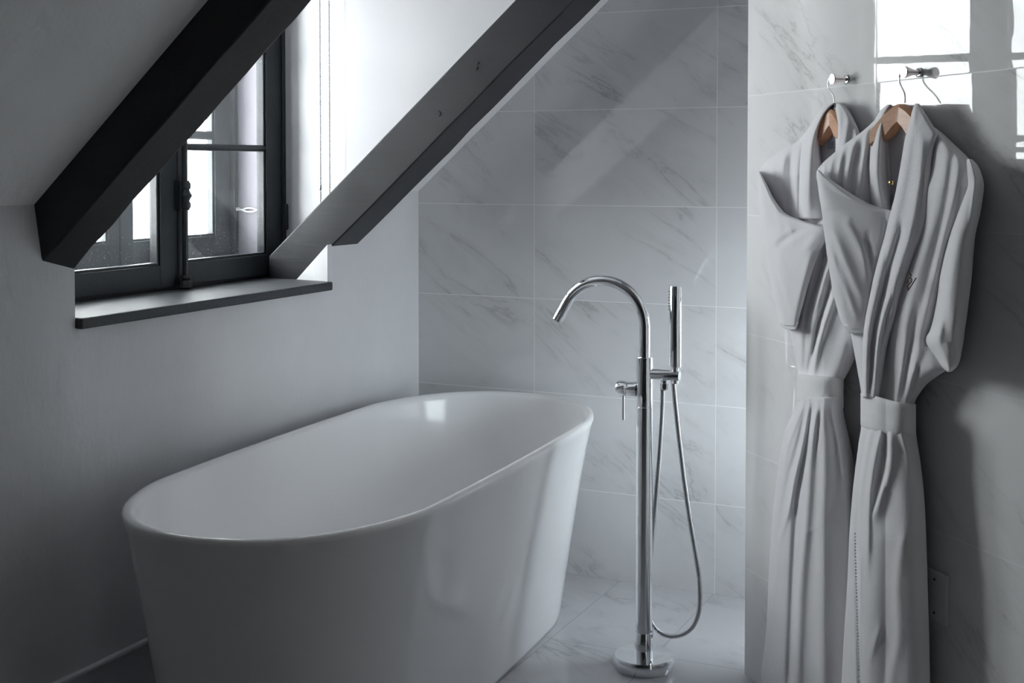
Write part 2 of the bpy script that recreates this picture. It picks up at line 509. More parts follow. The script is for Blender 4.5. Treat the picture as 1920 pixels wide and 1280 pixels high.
# ------------------------------------------------------------------ window casements
def casement(root, a, th, z0, z1, sashes, bars, mat, matg, rail_b, rail_t, frame=None, bar=.020):
    """sashes: (b_out, pane0, pane1, b_out2). bars: transom centres"""
    for (o0, p0, p1, o1) in sashes:
        bm = bmesh.new()
        h = th / 2
        box(bm, a - h, a + h, o0, p0, z0, z1); box(bm, a - h, a + h, p1, o1, z0, z1)
        box(bm, a - h, a + h, p0, p1, z0, z0 + rail_b); box(bm, a - h, a + h, p0, p1, z1 - rail_t, z1)
        # inner moulding round the panes
        for zc in bars:
            prism(bm, [(a - h * .5, zc - bar / 2), (a + h * .55, zc - bar / 2), (a + h * .9, zc - bar * .22), (a + h * .9, zc + bar * .22), (a + h * .55, zc + bar / 2), (a - h * .5, zc + bar / 2)], p0, p1, 'xz')
        e = .007
        box(bm, a - h * .5, a + h * .7, p0, p0 + e, z0 + rail_b, z1 - rail_t); box(bm, a - h * .5, a + h * .7, p1 - e, p1, z0 + rail_b, z1 - rail_t)
        box(bm, a - h * .5, a + h * .7, p0, p1, z0 + rail_b, z0 + rail_b + e); box(bm, a - h * .5, a + h * .7, p0, p1, z1 - rail_t - e, z1 - rail_t)
        s = obj('sash', bm, mat, root, (0, 0, 0), 0, bevel=.002)
        bm = nbox(-.002, .002, p0 + .001, p1 - .001, 0, z1 - rail_t - z0 - rail_b)
        obj('pane', bm, matg, s, (a - h * .25, 0, z0 + rail_b), 0)

def at_ab(name, label, cat):
    o = empty(name, (0, 0, 0), ROT_AB)
    return tag(o, label, cat, kind='structure')

w1 = at_ab('window_1', 'black painted casement window with two sashes above the sill', 'window')
bm = bmesh.new()
box(bm, -2.415, -2.362, 2.336, 2.362, .958, 2.075); box(bm, -2.415, -2.362, 3.384, 3.412, .958, 2.075)
box(bm, -2.415, -2.362, 2.362, 3.384, 2.05, 2.075); box(bm, -2.415, -2.385, 2.362, 3.384, .950, .975)
obj('frame', bm, M_frame, w1, bevel=.003)
casement(w1, -2.388, .038, .966, 2.05, [(2.362, 2.44, 2.816, 2.886), (2.889, 2.928, 3.306, 3.384)], [1.352, 1.675], M_frame, M_glass, .062, .06)
# espagnolette: a round bar down the meeting stiles, with keeps and a knuckle
bm = bmesh.new()
cb = 2.898
lathe(bm, [(.0085, .972), (.0085, 2.04)], 14, (-2.352, cb, 0))
o = obj('espagnolette_bolt', bm, M_frame, w1, auto=40)
bm = bmesh.new()
lathe(bm, [(.010, 1.178), (.015, 1.184), (.015, 1.196), (.011, 1.200), (.013, 1.206), (.019, 1.216), (.013, 1.227), (.011, 1.232), (.015, 1.238), (.015, 1.250), (.010, 1.256)], 16, (-2.350, cb, 0))
box(bm, -2.372, -2.352, cb - .020, cb + .020, 1.175, 1.258)
obj('knuckle', bm, M_frame, o, auto=40)
bm = bmesh.new()
lathe(bm, [(.012, .958), (.018, .962), (.018, .975), (.012, .982), (.016, .988), (.012, .996)], 14, (-2.350, cb, 0))
box(bm, -2.372, -2.352, cb - .022, cb + .022, .968, .988)
obj('keep', bm, M_frame, o, auto=40)
for zc in (1.14, 1.82):
    bm = lathe(bmesh.new(), [(.006, zc - .04), (.008, zc - .036), (.008, zc + .036), (.006, zc + .04)], 12, (-2.360, 3.392, 0))
    obj('hinge', bm, M_frame, w1, auto=40)

w3 = at_ab('window_added_fill', 'added unseen black framed window lighting the tub from behind the tiled partition', 'window')  # added out of view as extra daylight for the tub corner
e = .03
bm = bmesh.new()
box(bm, -.385, -.345, NB0, NB0 + e, NZ0, NZ1); box(bm, -.385, -.345, NB1 - e, NB1, NZ0, NZ1)
box(bm, -.385, -.345, NB0 + e, NB1 - e, NZ0, NZ0 + e); box(bm, -.385, -.345, NB0 + e, NB1 - e, NZ1 - e, NZ1)
obj('frame', bm, M_frame, w3, bevel=.003)
obj('pane', nbox(-.368, -.364, NB0 + e, NB1 - e, NZ0 + e, NZ1 - e), M_glass2, w3)

w2 = at_ab('window_2', 'outer storm window seen through the panes of the inner window', 'window')
bm = bmesh.new()
box(bm, -2.62, -2.54, 2.335, 2.36, .957, 2.075); box(bm, -2.62, -2.54, 3.372, 3.398, .957, 2.075)
box(bm, -2.62, -2.54, 2.36, 3.372, 2.05, 2.075); box(bm, -2.62, -2.54, 2.36, 3.372, .955, .985)
obj('frame', bm, M_outer, w2, bevel=.003)
casement(w2, -2.575, .036, .975, 2.05, [(2.36, 2.425, 2.824, 2.866), (2.869, 2.923, 3.298, 3.372)], [1.393, 1.69], M_outer, M_glass2, .107, .06, bar=.026)
bm = bmesh.new()   # box lining between the two windows
box(bm, -2.545, -2.415, 3.390, 3.399, .957, 2.075); box(bm, -2.545, -2.415, 2.333, 2.342, .957, 2.075)
box(bm, -2.545, -2.415, 2.34, 3.39, .936, .957)
obj('lining', bm, M_reveal, w2)
bm = bmesh.new()   # white hook on the lining
P = [Vector((-2.530 + .0 + t, 3.383, 1.158 + .002 * math.sin(t * 90))) for t in (0, .01, .02)]
tube(bm, [Vector((-2.535, 3.384, 1.162)), Vector((-2.520, 3.382, 1.160)), Vector((-2.512, 3.380, 1.160))], .0035, 8)
loop = [Vector((-2.488 + .024 * math.cos(t), 3.380, 1.160 + .006 * math.sin(t))) for t in [i * math.pi / 10 for i in range(21)]]
tube(bm, loop, .0028, 8, False)
tube(bm, [Vector((-2.464, 3.380, 1.160)), Vector((-2.45, 3.382, 1.160)), Vector((-2.438, 3.386, 1.160))], .0035, 8)
lathe(bm, [(.007, -2.442), (.008, -2.438), (.006, -2.433)], 10, (0, 3.384, 1.160), 'x')
lathe(bm, [(.006, -2.540), (.0065, -2.536), (.005, -2.531)], 10, (0, 3.384, 1.162), 'x')
o = obj('stay_hook', bm, M_white, w2, auto=50)
o['label'] = 'white painted stay hook'

# house across the street, below the window's eye level
hb = empty('house_facade', W(-9.6, 11, -4), ROT_AB)
tag(hb, 'pale rendered house across the street seen through the window panes', 'building')
obj('wall', nbox(-2, 0, -6, 8, 0, 5.15), M_facade, hb)
obj('cornice', nbox(-2, .18, -6, 8, 5.15, 5.27), M_facade, hb, bevel=.03)
for i in range(6):
    y = -4.2 + i * 1.45
    fr = obj('window_surround', nbox(-.05, .03, y - .42, y + .42, 3.5, 4.95), M_facade, hb)
    obj('shutter', nbox(-.02, .05, y - .34, y + .34, 3.55, 4.9), M_facadewin, fr)

# ------------------------------------------------------------------ blind chain
bm = bmesh.new()
P = [Vector((-2.205, 3.352, 2.14)), Vector((-2.205, 3.352, 1.05)), Vector((-2.203, 3.352, 1.02)), Vector((-2.192, 3.352, 1.005)), Vector((-2.178, 3.352, 1.01)), Vector((-2.172, 3.352, 1.04)), Vector((-2.172, 3.352, 2.14))]
for p in resample(P, .0058):
    m = Matrix.Translation(p)
    bmesh.ops.create_uvsphere(bm, u_segments=6, v_segments=5, radius=.0028, matrix=m)
tube(bm, P, .0006, 5)
bl = empty('blind_chain', W(-2.19, 3.352, 2.14), ROT_AB)
tag(bl, 'long bead chain loop of the roller blind hanging before the white dormer side', 'blind chain')
bmesh.ops.translate(bm, verts=bm.verts, vec=(2.19, -3.352, -2.14))
obj('bead_chain', bm, M_chain, bl, smooth=True)
bm = nbox(-.035, .035, -.012, .045, -.03, .009)
obj('bracket', bm, M_white, bl, bevel=.003)
bm = lathe(bmesh.new(), [(.003, -.009), (.0038, -.005), (.0038, .005), (.003, .009)], 10, (-.015, 0, 1.235 - 2.14))
obj('joint_clip', bm, M_steel, bl, smooth=True)

# ------------------------------------------------------------------ bathtub
def tub():
    ca, cb_ = -1.662, 2.864
    HA, HB, EN, ex = .360, .877, .524, 2.237
    # outer wall, rim, inner wall: (inset, height)
    prof = [(.100, .0), (.097, .012), (.094, .03), (.078, .14), (.060, .26), (.040, .39), (.020, .50), (.007, .56), (.002, .573), (.003, .581), (.009, .5855),
            (.016, .586), (.022, .583), (.026, .576), (.029, .566), (.040, .50), (.062, .40), (.085, .30), (.110, .22), (.145, .165), (.19, .135), (.25, .122), (.32, .118)]
    bm = bmesh.new()
    seg = 160
    rings = []
    for d, z in prof:
        ring = []
        for i in range(seg):
            t = 2 * math.pi * i / seg
            c, s = math.cos(t), math.sin(t)
            x = math.copysign(abs(c) ** (2 / ex), c) * max(HA - d, .01)
            y = math.copysign(abs(s) ** (2 / ex) * (EN - d) + (HB - EN) * min(1, abs(s) / .25), s)
            ring.append(bm.verts.new((x, y, z)))
        rings.append(ring)
    for q, w in zip(rings, rings[1:]):
        for i in range(seg):
            bm.faces.new((q[i], q[(i + 1) % seg], w[(i + 1) % seg], w[i]))
    bm.faces.new(rings[0][::-1]); bm.faces.new(rings[-1])
    o = obj('bathtub', bm, M_tub, None, W(ca, cb_, 0), ROT_AB + .0468, smooth=True)
    tag(o, 'white oval freestanding bathtub below the window', 'bathtub')
    return o
tub()

# ------------------------------------------------------------------ floor standing tap
TA, TB = -1.1061, 3.181
tap = empty('bath_tap', W(TA, TB, 0), ROT_AB)
tag(tap, 'chrome floor standing bath tap with arched spout beside the white tub', 'tap')
obj('base_plate', lathe(bmesh.new(), [(.076, 0), (.078, .003), (.078, .030), (.076, .034), (.024, .0345)], 64), M_chrome, tap, auto=35)
obj('column', lathe(bmesh.new(), [(.0215, .034), (.0215, .678), (.0208, .679), (.0208, .681), (.0215, .682), (.0215, .805), (.0205, .8075), (.015, .808)], 40), M_chrome, tap, auto=30)
obj('flange', lathe(bmesh.new(), [(.024, .0335), (.024, .090), (.0225, .093)], 40), M_chrome, tap, auto=30)
rr, zc_ = .1155, .884
P = [Vector((0, 0, .800)), Vector((0, 0, .84))] + [Vector((-rr + rr * math.cos(R(t)), 0, zc_ + rr * math.sin(R(t)))) for t in range(0, 151, 5)]
tdir = Vector((-math.sin(R(150)), 0, math.cos(R(150))))
P += [P[-1] + tdir * .02, P[-1] + tdir * .058]
sp = obj('spout', tube(bmesh.new(), P, .0142, 24), M_chrome, tap, auto=40)
tdir = (P[-1] - P[-2]).normalized()
obj('aerator', tube(bmesh.new(), [P[-1] - tdir * .002, P[-1] + tdir * .002], .0105, 20), M_dark, sp, auto=40)
# lever on the tub side
zl = abp(1186, 729, TB)[2]
obj('valve_body', lathe(bmesh.new(), [(.010, -.018), (.0185, -.022), (.0185, -.038), (.0165, -.046), (.013, -.047)], 32, (0, 0, zl), 'x'), M_chrome, tap, auto=30)
h = obj('lever_handle', lathe(bmesh.new(), [(.013, -.046), (.0165, -.047), (.0195, -.051), (.0195, -.066), (.0165, -.074), (.012, -.076)], 32, (0, 0, zl), 'x'), M_chrome, tap, auto=30)
obj('lever_rod', lathe(bmesh.new(), [(.0038, zl - .082), (.0038, zl - .015)], 14, (-.0585, 0, 0)), M_chrome, h, auto=40)
# holder arm, on the side of the robe wall
za = abp(1240, 702, TB)[2]
obj('holder_arm', lathe(bmesh.new(), [(.0125, .018), (.0135, .022), (.0135, .090), (.0125, .0935)], 28, (0, 0, za), 'x'), M_chrome, tap, auto=30)
obj('hose_outlet', lathe(bmesh.new(), [(.009, za - .014), (.009, za - .021), (.0115, za - .022), (.0115, za - .036), (.0095, za - .038), (.0085, za - .040)], 8, (.052, 0, 0)), M_chrome, tap, auto=20)

hs = empty('hand_shower', W(TA + .082, TB, za), ROT_AB)
tag(hs, 'slim chrome stick hand shower with ribbed metal hose, standing in its holder', 'hand shower')
z1 = abp(1262, 687, TB)[2] - za; z2 = abp(1262, 536, TB)[2] - za
obj('handle', lathe(bmesh.new(), [(.0085, -.020), (.0095, .012), (.0110, z1 - .002), (.0155, z1), (.0160, z1 + .003), (.0160, z2 - .002), (.0150, z2)], 32), M_chrome, hs, auto=30)
bm = bmesh.new()
for i in range(7):
    zz = z2 - .014 - i * .0075
    box(bm, -.0178, -.009, -.0062, .0062, zz - .0016, zz + .0016)
obj('spray_nozzles', bm, M_steel, hs, bevel=.0008)
# hose: from under the arm round in a loop and up to the handle
pts = [(1242, 726), (1242, 745), (1240.5, 780), (1237, 840), (1232, 905), (1227, 965), (1221, 1030), (1216, 1100), (1217, 1150), (1225, 1173), (1240, 1187), (1260, 1192.5), (1281, 1188), (1298, 1175), (1309, 1152), (1312.5, 1120), (1310, 1075), (1302, 1025), (1292, 965), (1282, 895), (1273, 820), (1266, 755), (1262.5, 715), (1262.5, 700)]
P = []
for i, (u, v) in enumerate(pts):
    t = i / (len(pts) - 1)
    off = .030 * math.sin(math.pi * min(1, max(0, (t - .03) / .9)))
    q = abp(u, v, TB + off)
    P.append(Vector((q[0] - TA - .082, q[1] - TB, q[2] - za)))
P = resample(spline(P, 14), .00125)
obj('hose', tube(bmesh.new(), P, lambda i: .0066 if i % 3 else .0056, 10), M_steel, hs, smooth=True)

# ------------------------------------------------------------------ wall plate by the robes
s0, _, zb = rp(1744, 1062, .004); s1, _, zt_ = rp(1777.5, 1076, .004)
zc0, zc1 = .398, .497
wp = empty('blank_wall_plate', WR(s1 - .085, 0, zc0), ROT_R)
tag(wp, 'blank white cover plate with two screws low on the wall behind the robe', 'wall plate')
obj('plate', nbox(0, .085, -.009, 0, 0, zc1 - zc0), M_plate, wp, bevel=.002)
for zz in (.016, zc1 - zc0 - .016):
    bm = lathe(bmesh.new(), [(.0028, -.0100), (.0028, -.0088)], 12, (.050, 0, zz), 'y')
    obj('screw', bm, M_dark, wp, auto=40)

# ------------------------------------------------------------------ pegs
def peg(u, v, label):
    tip = rp(u, v, .038)
    o = empty('robe_peg', WR(tip[0], 0, tip[2]), ROT_R)
    tag(o, label, 'peg', 'chrome pegs on the tiled wall')
    obj('rosette', lathe(bmesh.new(), [(.008, -.0002), (.0095, -.002), (.0095, -.004), (.006, -.005)], 28, axis='y'), M_chrome, o, auto=30)
    obj('stem', lathe(bmesh.new(), [(.0058, -.004), (.0058, -.016), (.0075, -.022), (.0116, -.033), (.0122, -.0365), (.0112, -.0385)], 28, axis='y'), M_peg, o, auto=30)
    return tip
peg(1560, 148, 'chrome peg holding the robe nearer the wall corner')
peg(1694.5, 135, 'chrome peg holding the robe with the small brown emblem')

# ------------------------------------------------------------------ robes
def interp(tab, v):
    """smooth lookup in [(v, x...)] by v"""
    if v <= tab[0][0]: return list(tab[0][1:])
    if v >= tab[-1][0]: return list(tab[-1][1:])
    for i in range(len(tab) - 1):
        if tab[i][0] <= v <= tab[i + 1][0]:
            t = (v - tab[i][0]) / (tab[i + 1][0] - tab[i][0])
            out = []
            for k in range(1, len(tab[0])):
                p1, p2 = tab[i][k], tab[i + 1][k]
                h = tab[i + 1][0] - tab[i][0]
                m1 = (p2 - tab[i - 1][k]) / (tab[i + 1][0] - tab[i - 1][0]) * h if i > 0 else p2 - p1
                m2 = (tab[i + 2][k] - p1) / (tab[i + 2][0] - tab[i][0]) * h if i + 2 < len(tab) else p2 - p1
                t2, t3 = t * t, t ** 3
                out.append((2 * t3 - 3 * t2 + 1) * p1 + (t3 - 2 * t2 + t) * m1 + (-2 * t3 + 3 * t2) * p2 + (t3 - t2) * m2)
            return out

def fold_depth(folds, u, v):
    d = 0
    for pts, amp, wl, wr in folds:
        v0, v1 = pts[0][0], pts[-1][0]
        if v < v0 - 40 or v > v1 + 40: continue
        uc = interp(pts, v)[0]
        f = min(1, max(0, (v - v0 + 30) / 50)) * min(1, max(0, (v1 + 40 - v) / 90))
        f = f * f * (3 - 2 * f)
        x = u - uc
        w = wl if x < 0 else wr
        d += .78 * amp * f * math.exp(-(x / w) ** 2)
    return d

def sheet(name, root, origin, rows, front, back, mat, folds=(), nu=56, nv=90, bulge=.02, p=3.0, label=None, cols=False):
    """A thick piece of cloth. rows: (v, u_left, u_right) outline; front / back: depth off the wall as f(t, v); folds add to it."""
    v0, v1 = rows[0][0], rows[-1][0]
    bm = bmesh.new()
    FR, BK = [], []
    for j in range(nv + 1):
        q = v0 + (v1 - v0) * j / nv
        lo, hi = interp(rows, q)
        fr, bk = [], []
        for i in range(nu + 1):
            t = i / nu
            if cols:
                u, v = q, lo + (hi - lo) * t
                e = 1 - abs(2 * j / nv - 1) ** p - .10 * abs(2 * t - 1) ** 6
            else:
                u, v = lo + (hi - lo) * t, q
                e = 1 - abs(2 * t - 1) ** p
            dbk = back(j / nv if cols else t, v)
            d = front(j / nv if cols else t, v) + bulge * (e - 1) + fold_depth(folds, u, v) * min(1, 4 * t, 4 * (1 - t)) ** .5 if 0 < t < 1 else front(j / nv if cols else t, v) + bulge * (max(e, 0) - 1 if cols else -1)
            d = max(d, dbk + .002)
            fr.append(bm.verts.new(rp(u, v, d)))
            bk.append(bm.verts.new(rp(u, v, dbk)))
        FR.append(fr); BK.append(bk)
    for j in range(nv):
        for i in range(nu):
            bm.faces.new((FR[j][i], FR[j][i + 1], FR[j + 1][i + 1], FR[j + 1][i]))
            bm.faces.new((BK[j][i], BK[j + 1][i], BK[j + 1][i + 1], BK[j][i + 1]))
        bm.faces.new((FR[j][0], FR[j + 1][0], BK[j + 1][0], BK[j][0]))
        bm.faces.new((FR[j][nu], BK[j][nu], BK[j + 1][nu], FR[j + 1][nu]))
    for i in range(nu):
        bm.faces.new((FR[0][i], BK[0][i], BK[0][i + 1], FR[0][i + 1]))
        bm.faces.new((FR[nv][i], FR[nv][i + 1], BK[nv][i + 1], BK[nv][i]))
    bmesh.ops.remove_doubles(bm, verts=bm.verts, dist=.00005)
    bmesh.ops.translate(bm, verts=bm.verts, vec=(-origin[0], 0, -origin[2]))
    o = obj(name, bm, mat, root, smooth=True)
    if label: o['label'] = label
    return o

def lin(pairs):
    return lambda t, v: interp(pairs, v)[0]

def hanger(root_name, label, tip, dbase, pts_hook, wood_mid, half, drop, tiltd, loc_label=None):
    """wooden hanger: wire hook over the peg, flat wishbone of beech"""
    o = empty(root_name, WR(tip[0], 0, tip[2]), ROT_R)
    tag(o, label, 'hanger', 'wooden hangers inside the robes')
    P = [Vector(rp(u, v, d)) - Vector((tip[0], 0, tip[2])) for u, v, d in pts_hook]
    obj('hook', tube(bmesh.new(), spline(P, 8), .0017, 8), M_chrome, o, smooth=True)
    c = Vector(rp(*wood_mid, dbase)) - Vector((tip[0], 0, tip[2]))
    bm = bmesh.new()
    n = 24
    rows = []
    for i in range(-n, n + 1):
        t = i / n
        x = c.x + half * t
        zt = c.z - drop * (abs(t) ** 1.5)
        hgt = .066 * (1 - .45 * abs(t))
        th = .010 + .006 * abs(t)
        notch = .026 * max(0, 1 - abs(t) / .42)
        y = c.y - tiltd * (-t)
        # rows of an eight sided section, front to back
        rows.append([bm.verts.new(q) for q in ((x, y - th, zt - .006), (x, y - th * .6, zt), (x, y + th * .6, zt), (x, y + th, zt - .006),
                     (x, y + th, zt - hgt + .005 + notch), (x, y + th * .6, zt - hgt + notch), (x, y - th * .6, zt - hgt + notch), (x, y - th, zt - hgt + .005 + notch))])
    for q, w in zip(rows, rows[1:]):
        for k in range(8):
            bm.faces.new((q[k], q[(k + 1) % 8], w[(k + 1) % 8], w[k]))
    bm.faces.new(rows[0][::-1]); bm.faces.new(rows[-1])
    obj('wishbone', bm, M_wood, o, auto=35)
    return o

def robe(label):
    o = empty('bathrobe', WR(0, 0, 0), ROT_R)
    return o

# ---- robe nearer the camera
org = rp(1690, 700, .0); org = (org[0], 0, .14)
rb2 = empty('bathrobe', WR(org[0], 0, org[2]), ROT_R)
tag(rb2, 'light grey belted bathrobe with a small brown emblem, nearer one of the pair', 'bathrobe', 'pair of bathrobes on pegs')
# the base plane stands off the wall on the left where the other robe lies behind
def off2(u): return .012 + .062 * min(1, max(0, (1660 - u) / 120))
def bk2(rows, add=0):
    def f(t, v):
        a, b = interp(rows, v)
        return off2(a + (b - a) * t) + add
    return f
def fr2(rows, add):
    def f(t, v):
        a, b = interp(rows, v)
        x = add(v) if callable(add) else add
        return off2(a + (b - a) * t) + x
    return f
# inside of the back, seen in the neck opening
rows = [(198, 1668, 1722), (215, 1656, 1735), (260, 1640, 1750), (330, 1632, 1760), (420, 1628, 1760), (520, 1625, 1740)]
sheet('lining', rb2, org, rows, fr2(rows, .024), bk2(rows, 0), M_line, bulge=.004, nu=20, nv=30, label='darker inside back of the robe')
# left front, from the shoulder to the rolled lapel
rows = [(207, 1655, 1664), (225, 1640, 1665), (250, 1612, 1666), (270, 1584, 1666), (290, 1560, 1667), (305, 1543, 1668), (318, 1533, 1668), (330, 1531, 1669), (360, 1536, 1669), (400, 1541, 1670), (470, 1550, 1672)]
fo = [([(250, 1628), (330, 1614), (420, 1608)], .007, 9, 7), ([(240, 1650), (330, 1648), (420, 1650)], .009, 8, 10), ([(262, 1602), (330, 1590), (410, 1585)], .006, 6, 5),
      ([(280, 1580), (330, 1573), (390, 1572)], .005, 5, 4), ([(290, 1560), (340, 1556), (380, 1556)], .004, 4, 4), ([(300, 1546), (340, 1545), (370, 1546)], .003, 3, 3),
      ([(240, 1633), (420, 1632)], -.006, 7, 7), ([(255, 1617), (410, 1600)], -.004, 5, 5)]
sheet('left_front', rb2, org, rows, fr2(rows, lambda v: .030 + .014 * min(1, max(0, (v - 215) / 150))), bk2(rows, .012), M_robe, fo, bulge=.012, nu=70, nv=80)
# right front: shoulder, chest and the part gathered into the belt
rows = [(238, 1736, 1752), (252, 1735, 1770), (270, 1732, 1789), (290, 1730, 1810), (310, 1727, 1828), (325, 1722, 1836), (345, 1710, 1838), (380, 1684, 1831), (420, 1654, 1814), (470, 1622, 1797), (520, 1600, 1786), (560, 1593, 1775), (612, 1594, 1752), (640, 1598, 1746), (668, 1603, 1768), (690, 1607, 1778), (702, 1609, 1762), (718, 1612, 1740), (735, 1615, 1726), (752, 1617, 1716), (765, 1617, 1714)]
fo = [([(275, 1775), (330, 1768), (430, 1745), (520, 1718), (640, 1690), (720, 1674)], .006, 12, 12), ([(300, 1797), (360, 1788), (450, 1768), (560, 1742), (660, 1722), (740, 1705)], .007, 10, 8),
      ([(300, 1786), (370, 1778), (470, 1754), (580, 1728)], -.005, 7, 7), ([(450, 1782), (560, 1758), (640, 1738)], -.006, 8, 8), ([(590, 1718), (660, 1706), (745, 1693)], -.005, 7, 7),
      ([(620, 1668), (740, 1657)], -.007, 5, 6), ([(600, 1680), (680, 1665), (750, 1648)], .006, 7, 5), ([(640, 1700), (700, 1690), (756, 1679)], .006, 7, 5), ([(690, 1722), (750, 1705)], -.007, 5, 5), ([(640, 1610), (740, 1622)], .004, 6, 6), ([(650, 1745), (700, 1748)], .004, 12, 12)]
sheet('right_front', rb2, org, rows, fr2(rows, lambda v: .034 + .034 * min(1, max(0, (v - 240) / 110)) - .004 * min(1, max(0, (v - 420) / 200))), bk2(rows, 0), M_robe, fo, bulge=.028, p=2.8, nu=90, nv=150)
# hanging sleeve
rows = [(298, 1812, 1822), (308, 1808, 1832), (325, 1806, 1840), (345, 1806, 1845), (370, 1800, 1843), (400, 1790, 1838), (440, 1778, 1829), (480, 1767, 1825), (520, 1759, 1822), (560, 1755, 1817), (600, 1749, 1812), (620, 1743, 1809), (632, 1736, 1808), (645, 1737, 1806), (660, 1748, 1803), (675, 1758, 1800), (688, 1766, 1794), (697, 1776, 1784)]
fo = [([(370, 1806), (460, 1790), (560, 1776), (640, 1764)], 0.0070, 9, 12), ([(350, 1826), (420, 1820)], 0.0042, 4, 4), ([(600, 1764), (640, 1758), (670, 1768)], 0.0098, 6, 8), ([(600, 1752), (650, 1748)], 0.0070, 5, 6),
      ([(575, 1770), (620, 1772)], -0.0070, 7, 9), ([(655, 1790), (690, 1782)], -0.0042, 6, 6), ([(670, 1770), (692, 1772)], 0.0070, 5, 7), ([(640, 1780), (660, 1788)], -0.0056, 6, 6)]
sheet('sleeve', rb2, org, rows, fr2(rows, lambda v: .060 + .026 * min(1, max(0, (v - 310) / 120))), bk2(rows, 0), M_robe, fo, bulge=.040, p=2.3, nu=50, nv=110)
# sleeve drawn across the chest
rows = [(319, 1531.5, 1536), (330, 1531, 1549), (345, 1533, 1570), (360, 1535, 1592), (375, 1537, 1617), (385, 1539, 1638), (392, 1540, 1662), (397, 1541, 1676), (420, 1543, 1672), (450, 1547, 1664), (480, 1551, 1656), (520, 1557, 1645), (560, 1565, 1636), (590, 1573, 1631), (604, 1578, 1628), (612, 1583, 1626), (618, 1588, 1624)]
fo = [([(322, 1534), (345, 1562), (365, 1592), (385, 1630), (395, 1668)], .006, 10, 5), ([(430, 1560), (500, 1590), (560, 1615)], .004, 8, 10), ([(470, 1556), (530, 1580), (590, 1604)], .005, 6, 7), ([(420, 1590), (480, 1620), (540, 1635)], .004, 10, 8), ([(500, 1570), (560, 1590)], -.004, 6, 6), ([(450, 1628), (520, 1632)], -.006, 7, 7), ([(430, 1655), (500, 1645)], .004, 8, 6)]
fs = fr2(rows, lambda v: .066 + .006 * math.sin((v - 320) / 300 * math.pi))
sheet('crossed_sleeve', rb2, org, rows, fs, bk2(rows, .045), M_robe, fo, bulge=.012, p=4, nu=90, nv=120)
rows = [(608, 1582, 1627), (611, 1582, 1626), (622, 1589, 1624), (625, 1592, 1622)]
sheet('cuff', rb2, org, rows, fr2(rows, .066), bk2(rows, .040), M_belt, bulge=.004, nu=20, nv=10)
# shawl collar: thin left roll and the broad right lapel
rows = [(196, 1664, 1672), (206, 1652, 1668), (225, 1640, 1664), (260, 1632, 1661), (300, 1629, 1661), (340, 1630, 1663), (375, 1634, 1668), (395, 1640, 1672)]
fo = [([(210, 1660), (260, 1650), (330, 1645), (390, 1655)], .010, 10, 9)]
sheet('collar_roll', rb2, org, rows, fr2(rows, lambda v: .040 + .014 * min(1, max(0, (v - 200) / 120))), bk2(rows, .012), M_robe, fo, bulge=.016, p=2.2, nu=30, nv=60)
rows = [(194, 1716, 1723), (205, 1711, 1730), (220, 1707, 1740), (236, 1703, 1750), (250, 1700, 1758), (256, 1698, 1757), (275, 1694, 1751), (300, 1690, 1747), (340, 1683, 1744), (370, 1677, 1741), (400, 1669, 1737), (440, 1659, 1727), (480, 1648, 1712), (520, 1638, 1698), (560, 1630, 1686), (600, 1622, 1676), (650, 1617, 1663), (700, 1617, 1655), (745, 1618, 1648)]
fo = [([(200, 1714), (260, 1704), (340, 1690), (420, 1672), (520, 1645), (620, 1624), (740, 1622)], .007, 5, 9), ([(260, 1728), (340, 1722), (440, 1704), (520, 1680), (620, 1654), (740, 1640)], .008, 12, 9), ([(430, 1690), (520, 1664), (620, 1640), (740, 1630)], -.012, 6, 7),
      ([(232, 1726), (246, 1718)], .006, 5, 8), ([(300, 1742), (380, 1736)], .004, 5, 5), ([(560, 1672), (640, 1652), (740, 1644)], -.006, 4, 5)]
sheet('lapel', rb2, org, rows, fr2(rows, lambda v: .046 + .036 * min(1, max(0, (v - 200) / 220))), bk2(rows, .020), M_terry, fo, bulge=.012, p=4, nu=60, nv=140, label='towelling shawl lapel')
# belt
rows = [(1613.5, 736, 797), (1622, 737.5, 802), (1636, 740.5, 807), (1655, 746, 811.5), (1675, 751.5, 815), (1695, 755.5, 817), (1708, 757, 817), (1717.5, 757.5, 815)]
fo = [([(745, 1690), (770, 1700)], .003, 16, 12), ([(775, 1640), (800, 1668)], .003, 14, 16)]
sheet('belt', rb2, org, rows, lambda t, v: off2(1613.5 + 104 * t) + .094, lambda t, v: off2(1613.5 + 104 * t), M_belt, fo, bulge=.045, p=2.3, nu=24, nv=60, cols=True)
# skirt
rows = [(792, 1615, 1716), (805, 1614, 1717), (830, 1610, 1720), (860, 1606, 1725), (900, 1601, 1730), (940, 1597, 1733.5), (1000, 1592.5, 1736.5), (1060, 1590, 1738.5), (1120, 1587, 1740), (1180, 1583, 1742), (1280, 1578, 1744), (1395, 1574, 1746)]
fo = [([(810, 1654), (850, 1642), (900, 1633), (960, 1628), (1060, 1626)], .010, 9, 7), ([(815, 1660), (870, 1654), (930, 1642)], -.012, 6, 6), ([(812, 1666), (850, 1668), (890, 1664), (940, 1648), (965, 1640)], .013, 4, 12),
      ([(810, 1632), (850, 1624), (920, 1613), (1000, 1604)], .007, 5, 6), ([(812, 1624), (860, 1617), (940, 1608)], -.006, 4, 4), ([(940, 1610), (1010, 1604), (1120, 1607), (1280, 1612), (1395, 1614)], -.009, 4, 5),
      ([(812, 1690), (850, 1702), (880, 1706)], .006, 6, 9), ([(1000, 1694), (1090, 1682), (1190, 1684), (1260, 1672), (1395, 1655)], .004, 9, 12), ([(1000, 1650), (1120, 1640), (1280, 1636), (1395, 1635)], .006, 26, 30), ([(1180, 1648), (1240, 1630)], .004, 7, 7)]
